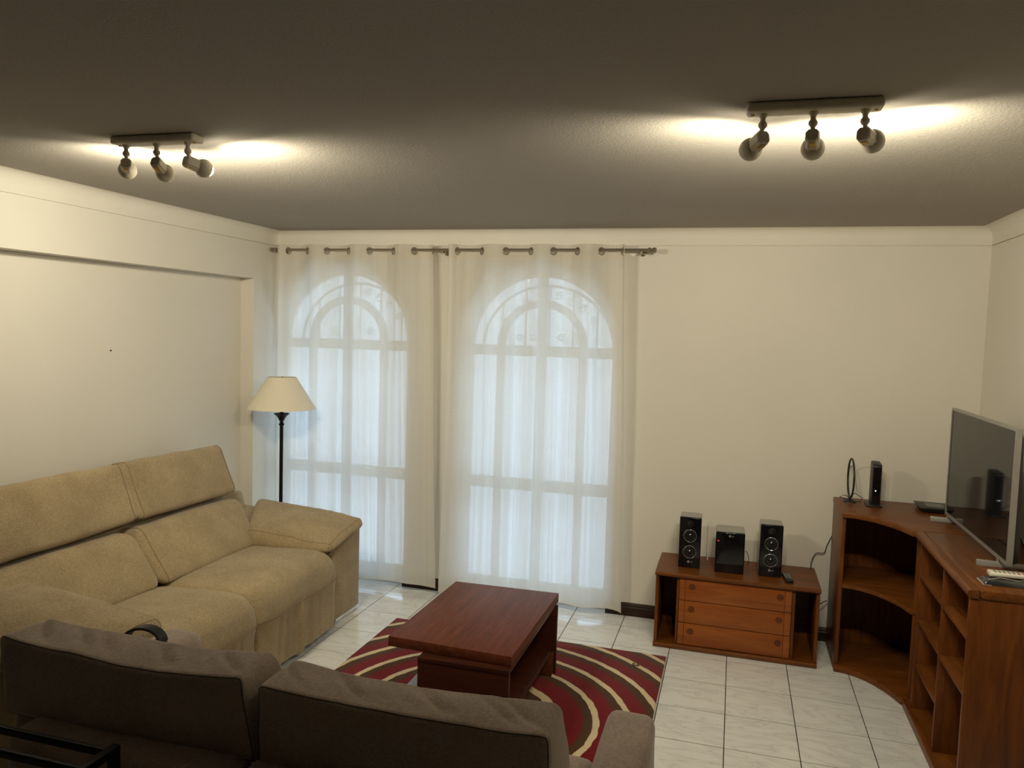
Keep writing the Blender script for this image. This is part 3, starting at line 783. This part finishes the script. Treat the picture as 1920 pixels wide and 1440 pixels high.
# ---------------------------------------------------------------- low cabinet
cb = thing('drawer_cabinet', 'low cherry wood cabinet with three drawers and open ends against the wall', 'cabinet', (.065, 4.77, 0))
cy0, cy1 = 4.575, 4.985
def bull(x0, x1, y0, y1, z0, z1, n=6):
    h = (z1 - z0) / 2; pl = [(y1, z0), (y1, z1)] + [(y0 + h - h * math.sin(PI * k / n), z1 - h + h * math.cos(PI * k / n)) for k in range(n + 1)]
    return MB().prism(pl, x0, x1, 'x')
build(bull(-.394, .523, cy0 - .018, cy1, .430, .456), 'top', CHERRY_X, cb, smooth=False, bevel=0)
build(bull(-.392, .521, cy0 - .018, cy1, 0.0, .028), 'bottom', CHERRY_X, cb)
build(box((-.39, cy0, .028), (-.372, cy1, .43)), 'side_panel', CHERRY_Z, cb, bevel=.0015)
build(box((.502, cy0, .028), (.519, cy1, .43)), 'side_panel', CHERRY_Z, cb, bevel=.0015)
build(box((-.268, cy0 + .012, .028), (-.254, cy1, .43)), 'divider', CHERRY_Z, cb, bevel=.0015)
build(box((.374, cy0 + .012, .028), (.392, cy1, .43)), 'divider', CHERRY_Z, cb, bevel=.0015)
build(box((-.372, cy1 - .012, .028), (.502, cy1 - .002, .43)), 'back_panel', CHERRY_X, cb)
for z0, z1 in ((.032, .159), (.163, .294), (.298, .427)):
    d_ = build(box((-.218, cy0 + .002, z0), (.335, cy0 + .02, z1)), 'drawer', DRAWERW, cb, bevel=.0015)
    build(box((-.252, cy0 + .003, z0), (-.2195, cy0 + .02, z1)), 'drawer_stile', DRAWERW, d_, bevel=.001)
    build(box((.3365, cy0 + .003, z0), (.372, cy0 + .02, z1)), 'drawer_stile', DRAWERW, d_, bevel=.001)
    build(box((-.24, cy0 + .02, z0 + .01), (.36, cy1 - .03, z1 - .015)), 'drawer_box', CHERRY_X, d_)
    for kx in (-.18, .309):
        build(MB().lathe([(.0195, 0), (.019, .0012), (.016, .0016), (.014, .0008), (.003, .0004)], 20, (kx, cy0 + .002, (z0 + z1) / 2 + .018), (0, -1, 0)), 'knob', KNOBW, d_)

# ---------------------------------------------------------------- stereo
def logo(parent, x, yv, z, s):
    me = text_mesh('LG', s * 1.5, 'lettering')
    me.materials.clear(); me.materials.append(LOGO)
    o = bpy.data.objects.new('lettering', me); COL.objects.link(o); o.parent = parent; o.location = (x + s * .25, yv, z - s * .5); o.rotation_euler = (PI / 2, 0, 0)
    e = build(MB().lathe([(s * .95, 0), (s * .95, .0006)], 22, (x - s * 1.1, yv, z), (0, -1, 0)), 'emblem', LOGO, parent, local=True)
    e2 = MB().tube([(x - s * 1.1 + s * .6 * math.cos(a), yv - .0009, z + s * .6 * math.sin(a)) for a in [PI * .5 + k * (PI * 1.5) / 14 for k in range(15)]] + [(x - s * .9, yv - .0009, z)], s * .09, 5)
    build(e2, 'emblem_line', BLACKG, parent, local=True)
    build(MB().tube([(x - s * 1.2, yv - .0009, z + s * .3), (x - s * 1.2, yv - .0009, z - s * .25), (x - s * .95, yv - .0009, z - s * .25)], s * .07, 5).lathe([(s * .09, 0), (s * .09, .0006)], 8, (x - s * 1.4, yv - .0006, z + s * .25), (0, -1, 0)), 'emblem_line', BLACKG, parent, local=True)
def speaker(x, yv, label, rot):
    t = thing('speaker', label, 'speaker', (x, yv, .456), rot, 'stereo loudspeakers')
    W, H, Dp = .0635, .308, .15
    pl = [(-W, 0), (W, 0), (W, H), (-W, H)]
    build(box((-W, 0.012, 0.003), (W, Dp, H - .002)), 'cabinet', SILVER, t, bevel=.009, local=True, seg=3)
    build(box((-W, -.006, 0), (W, .012, H)), 'front_baffle', BLACKG, t, bevel=.006, local=True, seg=3)
    for z in (.196, .098):
        d = build(MB().lathe([(.038, 0), (.038, .002), (.033, .001), (.016, -.004), (.0155, -.004), (.012, .002), (.006, .005), (.0005, .006)], 28, (0, -.0062, z), (0, -1, 0)), 'woofer', CONE, t, local=True, smooth=False, bevel=0)
        pts = [(.0375 * math.cos(a), -.008, z + .0375 * math.sin(a)) for a in [2 * PI * k / 32 for k in range(32)]]
        build(MB().tube(pts, .0016, 6, closed=True), 'chrome_ring', CHROME, d, smooth=True, local=True)
    build(MB().lathe([(.021, 0), (.021, .0015), (.013, .001), (.009, .004), (.0005, .006)], 20, (0, -.0062, .27), (0, -1, 0)), 'tweeter', CONE, t, local=True)
    logo(t, .004, -.0066, .038, .0075)
    return t
speaker(-.211, 4.706, 'tall black speaker at the left end of the low cabinet', .02)
speaker(.2525, 4.706, 'tall black speaker beside the small remote on the low cabinet', .02)
su = thing('stereo_unit', 'black glossy stereo unit with silver sides between the two speakers', 'stereo', (.022, 4.69, .456), .03)
W, H = .083, .245
build(box((-W + .002, .012, .004), (W, .17, H)), 'cabinet', SILVER, su, bevel=.009, local=True, seg=3)
build(box((-W, -.008, 0), (W, .012, H - .002)), 'front_panel', BLACKG, su, bevel=.007, local=True, seg=3)
logo(su, .004, -.0086, .222, .007)
build(MB().lathe([(.0042, 0), (.0042, .0006)], 12, (-.068, -.0083, .19), (0, -1, 0)), 'standby_light', LEDR, su, local=True)

rm = thing('remote_control', 'small black remote lying next to the speaker on the low cabinet', 'remote', (.35, 4.69, .4565), .12)
build(box((-.021, -.075, 0), (.021, .075, .018)), 'body', BLACKP, rm, bevel=.004, local=True)
for i in range(3):
    for j in range(5):
        build(MB().lathe([(.0048, 0), (.0044, .0015)], 8, (-.0125 + i * .0125, -.03 + j * .019, .018)), 'button', GREYBT, rm, local=True)

def cable(name, pts, label, m=BLACKP, r=.0025):
    P = [Vector(p) for p in pts]; Q = []
    for i in range(len(P) - 1):
        p0, p1, p2, p3 = (P[max(0, min(len(P) - 1, i + k))] for k in (-1, 0, 1, 2))
        for s in range(8):
            t = s / 8; Q.append(0.5 * ((2 * p1) + (-p0 + p2) * t + (2 * p0 - 5 * p1 + 4 * p2 - p3) * t * t + (-p0 + 3 * p1 - 3 * p2 + p3) * t ** 3))
    Q.append(P[-1]); o = build(MB().tube(Q, r, 6), name, m, smooth=True); return tag(o, label, 'cable')
cable('cable', [(.50, 4.95, .459), (.505, 4.99, .495), (.53, 5.0, .545), (.575, 5.0, .553), (.59, 5.005, .60), (.625, 5.01, .685), (.65, 5.005, .75)], 'thin dark cable rising from the low cabinet to the corner unit')
cable('cable', [(.521, 4.9, .225), (.545, 4.93, .243), (.585, 4.96, .262), (.605, 4.99, .262)], 'short black cable in the gap beside the low cabinet, near the floor')
cable('cable', [(-.108, 4.90, .459), (-.11, 4.96, .48), (-.112, 5.0, .56), (-.115, 5.0, .68)], 'thin pale cable on the wall between left speaker and stereo unit', WHITEP, .003)
cable('cable', [(.112, 4.82, .56), (.124, 4.85, .545), (.136, 4.86, .50), (.132, 4.88, .459)], 'curved dark cable leaving the right side of the stereo unit', BLACKP, .002)

# ---------------------------------------------------------------- corner unit and bookshelf
UT, UZ = .905, .872
def curve(xin, off=0.0):
    """concave front edge, from the left front corner to the seam with the bookshelf"""
    pts = []
    base = [(.611, 4.565), (.661, 4.56), (.703, 4.543), (.757, 4.505), (.80, 4.455), (.841, 4.392), (.875, 4.32), (.897, 4.253)]
    return [(x + off * .75, y + off * .75) for x, y in base]
cu_ = thing('corner_cabinet', 'cherry wood corner cabinet with a concave curved front and one shelf', 'cabinet', (1.0, 4.7, 0))
def edge_prism(z0, z1, off, xl=.612, xr=1.36, yb=5.0, ys=4.253):
    c = curve(0, off); c[0] = (xl, c[0][1]); c[-1] = (c[-1][0], ys)
    poly = c + [(xr, ys), (xr, yb), (xl, yb)]
    return MB().prism(poly, z0, z1, 'z')
build(edge_prism(UZ, UT, 0, .607), 'top', CHERRY_X, cu_, bevel=.008, seg=3)
build(edge_prism(0, .035, -.008, .609), 'bottom', CHERRY_X, cu_, bevel=.006, seg=2)
build(edge_prism(.475, .497, .02, .63), 'shelf', CHERRY_X, cu_, bevel=.002)
build(box((.612, 4.585, .035), (.632, 5.0, UZ)), 'side_panel', CHERRY_Z, cu_, bevel=.002)
build(box((.632, 4.985, .035), (1.36, 4.995, UZ)), 'back_panel', CHERRY_Z, cu_)
build(box((1.345, 4.255, .035), (1.358, 4.985, UZ)), 'back_panel', CHERRY_Z, cu_)
build(box((.925, 4.258, .035), (1.345, 4.276, UZ)), 'side_panel', CHERRY_Z, cu_, bevel=.002)

bs = thing('bookshelf', 'cherry wood low open bookshelf under the television along the right wall', 'bookcase', (1.13, 3.78, 0))
sy0, sy1 = 3.318, 4.250
def bull_y(x0, x1, y0, y1, z0, z1, n=6):
    h = (z1 - z0) / 2; pl = [(x1, z0), (x1, z1)] + [(x0 + h - h * math.sin(PI * k / n), z1 - h + h * math.cos(PI * k / n)) for k in range(n + 1)]
    return MB().prism(pl, y0, y1, 'y')
build(bull_y(.947, 1.36, sy0 - .005, sy1, UZ, UT), 'top', CHERRY_Y, bs, bevel=.002)
build(bull_y(.903, .9455, sy0 - .005, sy1, UZ, UT), 'edge_strip', CHERRY_Y, bs)
build(box((.898, sy0, 0), (1.355, sy1, .04)), 'bottom', CHERRY_Y, bs, bevel=.003)
build(box((.915, sy0, .04), (1.355, sy0 + .018, UZ)), 'end_panel', CHERRY_Z, bs, bevel=.002)
build(box((.92, 3.722, .04), (1.345, 3.738, UZ)), 'divider', CHERRY_Z, bs, bevel=.002)
build(box((.918, 4.15, .04), (1.345, 4.168, UZ)), 'end_panel', CHERRY_Z, bs, bevel=.002)
build(box((1.345, sy0 + .018, .04), (1.355, sy1, UZ)), 'back_panel', CHERRY_Z, bs)
for z in (.705, .483, .26): build(box((.92, 3.738, z - .008), (1.345, 4.15, z + .008)), 'shelf', CHERRY_Y, bs, bevel=.002)
for z in (.70, .476): build(box((.92, sy0 + .018, z - .008), (1.345, 3.722, z + .008)), 'shelf', CHERRY_Y, bs, bevel=.002)

# ---------------------------------------------------------------- television
tv = thing('television', 'flat television with grey bezel on two silver feet, on the bookshelf', 'television', (1.15, 4.06, UT))
ty0, ty1, tz0, tz1, tx = 3.57, 4.556, .945, 1.512, 1.108
b_ = 0.011
fb = MB()
fb.box((tx, ty0, tz0), (tx + .022, ty1, tz0 + .014)); fb.box((tx, ty0, tz1 - b_), (tx + .022, ty1, tz1))
fb.box((tx, ty0, tz0 + .014), (tx + .022, ty0 + b_, tz1 - b_)); fb.box((tx, ty1 - b_, tz0 + .014), (tx + .022, ty1, tz1 - b_))
build(fb, 'bezel', TVFRAME, tv)
build(box((tx + .004, ty0 + b_, tz0 + .014), (tx + .02, ty1 - b_, tz1 - b_)), 'screen', SCREEN, tv)
bk = MB().hexa([(tx + .022, ty0 + .004, tz0 + .004), (tx + .055, ty0 + .03, tz0 + .01), (tx + .055, ty1 - .03, tz0 + .01), (tx + .022, ty1 - .004, tz0 + .004),
                (tx + .022, ty0 + .004, tz1 - .004), (tx + .04, ty0 + .03, tz1 - .05), (tx + .04, ty1 - .03, tz1 - .05), (tx + .022, ty1 - .004, tz1 - .004)])
build(bk, 'rear_housing', BLACKP, tv, bevel=.004)
build(MB().lathe([(.004, 0), (.004, .001)], 10, (tx - .0002, 4.06, tz0 + .007), (-1, 0, 0)), 'standby_light', SILVER, tv)
for yv in (4.53, 3.70):
    ft = MB().hexa([(1.035, yv - .012, UT), (1.30, yv - .012, UT), (1.30, yv + .012, UT), (1.035, yv + .012, UT),
                    (1.035, yv - .010, UT + .026), (1.30, yv - .010, UT + .018), (1.30, yv + .010, UT + .018), (1.035, yv + .010, UT + .026)])
    ft.box((tx + .003, yv - .009, UT + .018), (tx + .035, yv + .009, tz0 + .002))
    build(ft, 'foot', SILVER, tv, bevel=.003)
cable('cable', [(1.19, 3.72, 1.05), (1.215, 3.66, .98), (1.27, 3.62, .925), (1.34, 3.60, .91), (1.35, 3.7, .909)], 'black cable hanging behind the television', BLACKP, .004)

# ---------------------------------------------------------------- things on the corner cabinet
an = thing('antenna', 'black loop antenna on a round foot at the left end of the corner cabinet', 'antenna', (.682, 4.87, UT), 0.02)
build(MB().lathe([(.036, 0), (.035, .004), (.022, .012), (.009, .018), (.007, .03)], 26), 'foot', BLACKP, an, local=True)
ring = [(0, .062 * math.cos(a), .142 + .113 * math.sin(a)) for a in [2 * PI * k / 40 for k in range(40)]]
ring = [(r_[2] * 0 , r_[1] * 1.75, r_[2]) for r_ in ring]
build(MB().tube([(p[1], 0, p[2]) if False else (0, p[1], p[2]) for p in ring], .0055, 8, closed=True), 'loop', BLACKP, an, smooth=True, local=True)
build(MB().tube([(0, 0, .026), (.03, .03, .05), (.07, .02, .025), (.06, .0, .004), (.0, .045, .004), (-.05, .03, .02), (-.03, .02, .035), (0, 0, .03)], .0022, 6), 'lead', BLACKP, an, smooth=True, local=True)

mo = thing('modem', 'upright black modem with a white light on the corner cabinet', 'modem', (.806, 4.775, UT), -.04)
build(MB().prism([(-.02, 0), (.034, .0), (.034, .012), (-.02, .012)], -.0, .0, 'y') and box((-.048, -.004, 0), (.036, .12, .009)), 'base', BLACKP, mo, bevel=.003, local=True)
bodyp = [(0, .009), (.125, .009), (.122, .235), (.108, .252), (.012, .246), (.0, .236)]
build(MB().prism(bodyp, -.0235, .0235, 'x'), 'body', BLACKP, mo, bevel=.005, local=True, seg=2)
build(box((-.019, -.0012, .02), (.019, .002, .226)), 'front_panel', BLACKG, mo, local=True)
build(MB().lathe([(.0028, 0), (.0028, .001)], 10, (-.004, -.0014, .094), (0, -1, 0)), 'status_light', LEDW, mo, local=True)
for k in range(4): build(box((-.002 + k * .0, -.0016, .104 + k * .009), (.008, -.001, .1055 + k * .009)), 'marking', BLACKP, mo, local=True)

sb = thing('set_top_box', 'flat black set-top box on the corner cabinet beside the television', 'set-top box', (1.115, 4.82, UT), -.03)
build(MB().hexa([(-.07, -.085, .002), (.085, -.085, .002), (.085, .085, .002), (-.07, .085, .002), (-.092, -.098, .03), (.092, -.098, .03), (.092, .098, .03), (-.092, .098, .03)]), 'body', BLACKP, sb, bevel=.006, local=True, seg=3)
build(box((-.045, -.05, .03), (.045, .05, .0308)), 'top_panel', BLACKG, sb, local=True)

r2 = thing('remote_control', 'dark remote in a clear plastic sleeve under the white remote', 'remote', (1.13, 3.445, UT), .0)
build(MB().hexa([(-.148, -.045, 0), (.14, -.048, 0), (.14, .045, 0), (-.146, .043, 0), (-.135, -.036, .018), (.14, -.04, .022), (.14, .036, .022), (-.13, .034, .018)]), 'sleeve', WRAP, r2, bevel=.004, local=True)
build(box((-.15, -.044, 0), (-.12, .044, .0022)), 'sleeve_edge', PAPER, r2, local=True)
build(MB().tube([(-.13, -.03, .0185), (-.08, .0, .0225), (-.02, -.02, .0215), (.03, .01, .0235), (.1, -.03, .022)], .0016, 5), 'sleeve_crease', PAPER, r2, local=True, smooth=True)
r3 = thing('remote_control', 'white remote on top of the dark sleeved remote beside the television', 'remote', (1.14, 3.465, UT + .0245), .0)
build(MB().prism([(-.024, .002), (-.014, 0), (.014, 0), (.024, .002), (.026, .012), (.022, .018), (-.022, .018), (-.026, .012)], -.125, .11, 'x'), 'body', WHITEP, r3, bevel=.003, local=True)
for i in range(9):
    for j in range(3):
        build(MB().lathe([(.0055, 0), (.005, .002)], 10, (-.105 + i * .0165, -.013 + j * .013, .018)), 'button', REDL if (i, j) == (5, 0) else GREYBT, r3, local=True)
build(MB().lathe([(.018, 0), (.017, .0025)], 20, (.065, 0, .018)), 'button', BLACKP, r3, local=True)

# small nail left in the niche wall
nl = build(MB().lathe([(.004, 0), (.004, .006), (.0015, .007)], 8, (NX, 3.548, 1.668), (1, 0, 0)), 'nail', BLACKM)
tag(nl, 'tiny dark nail in the bare wall above the beige sofa', 'nail')
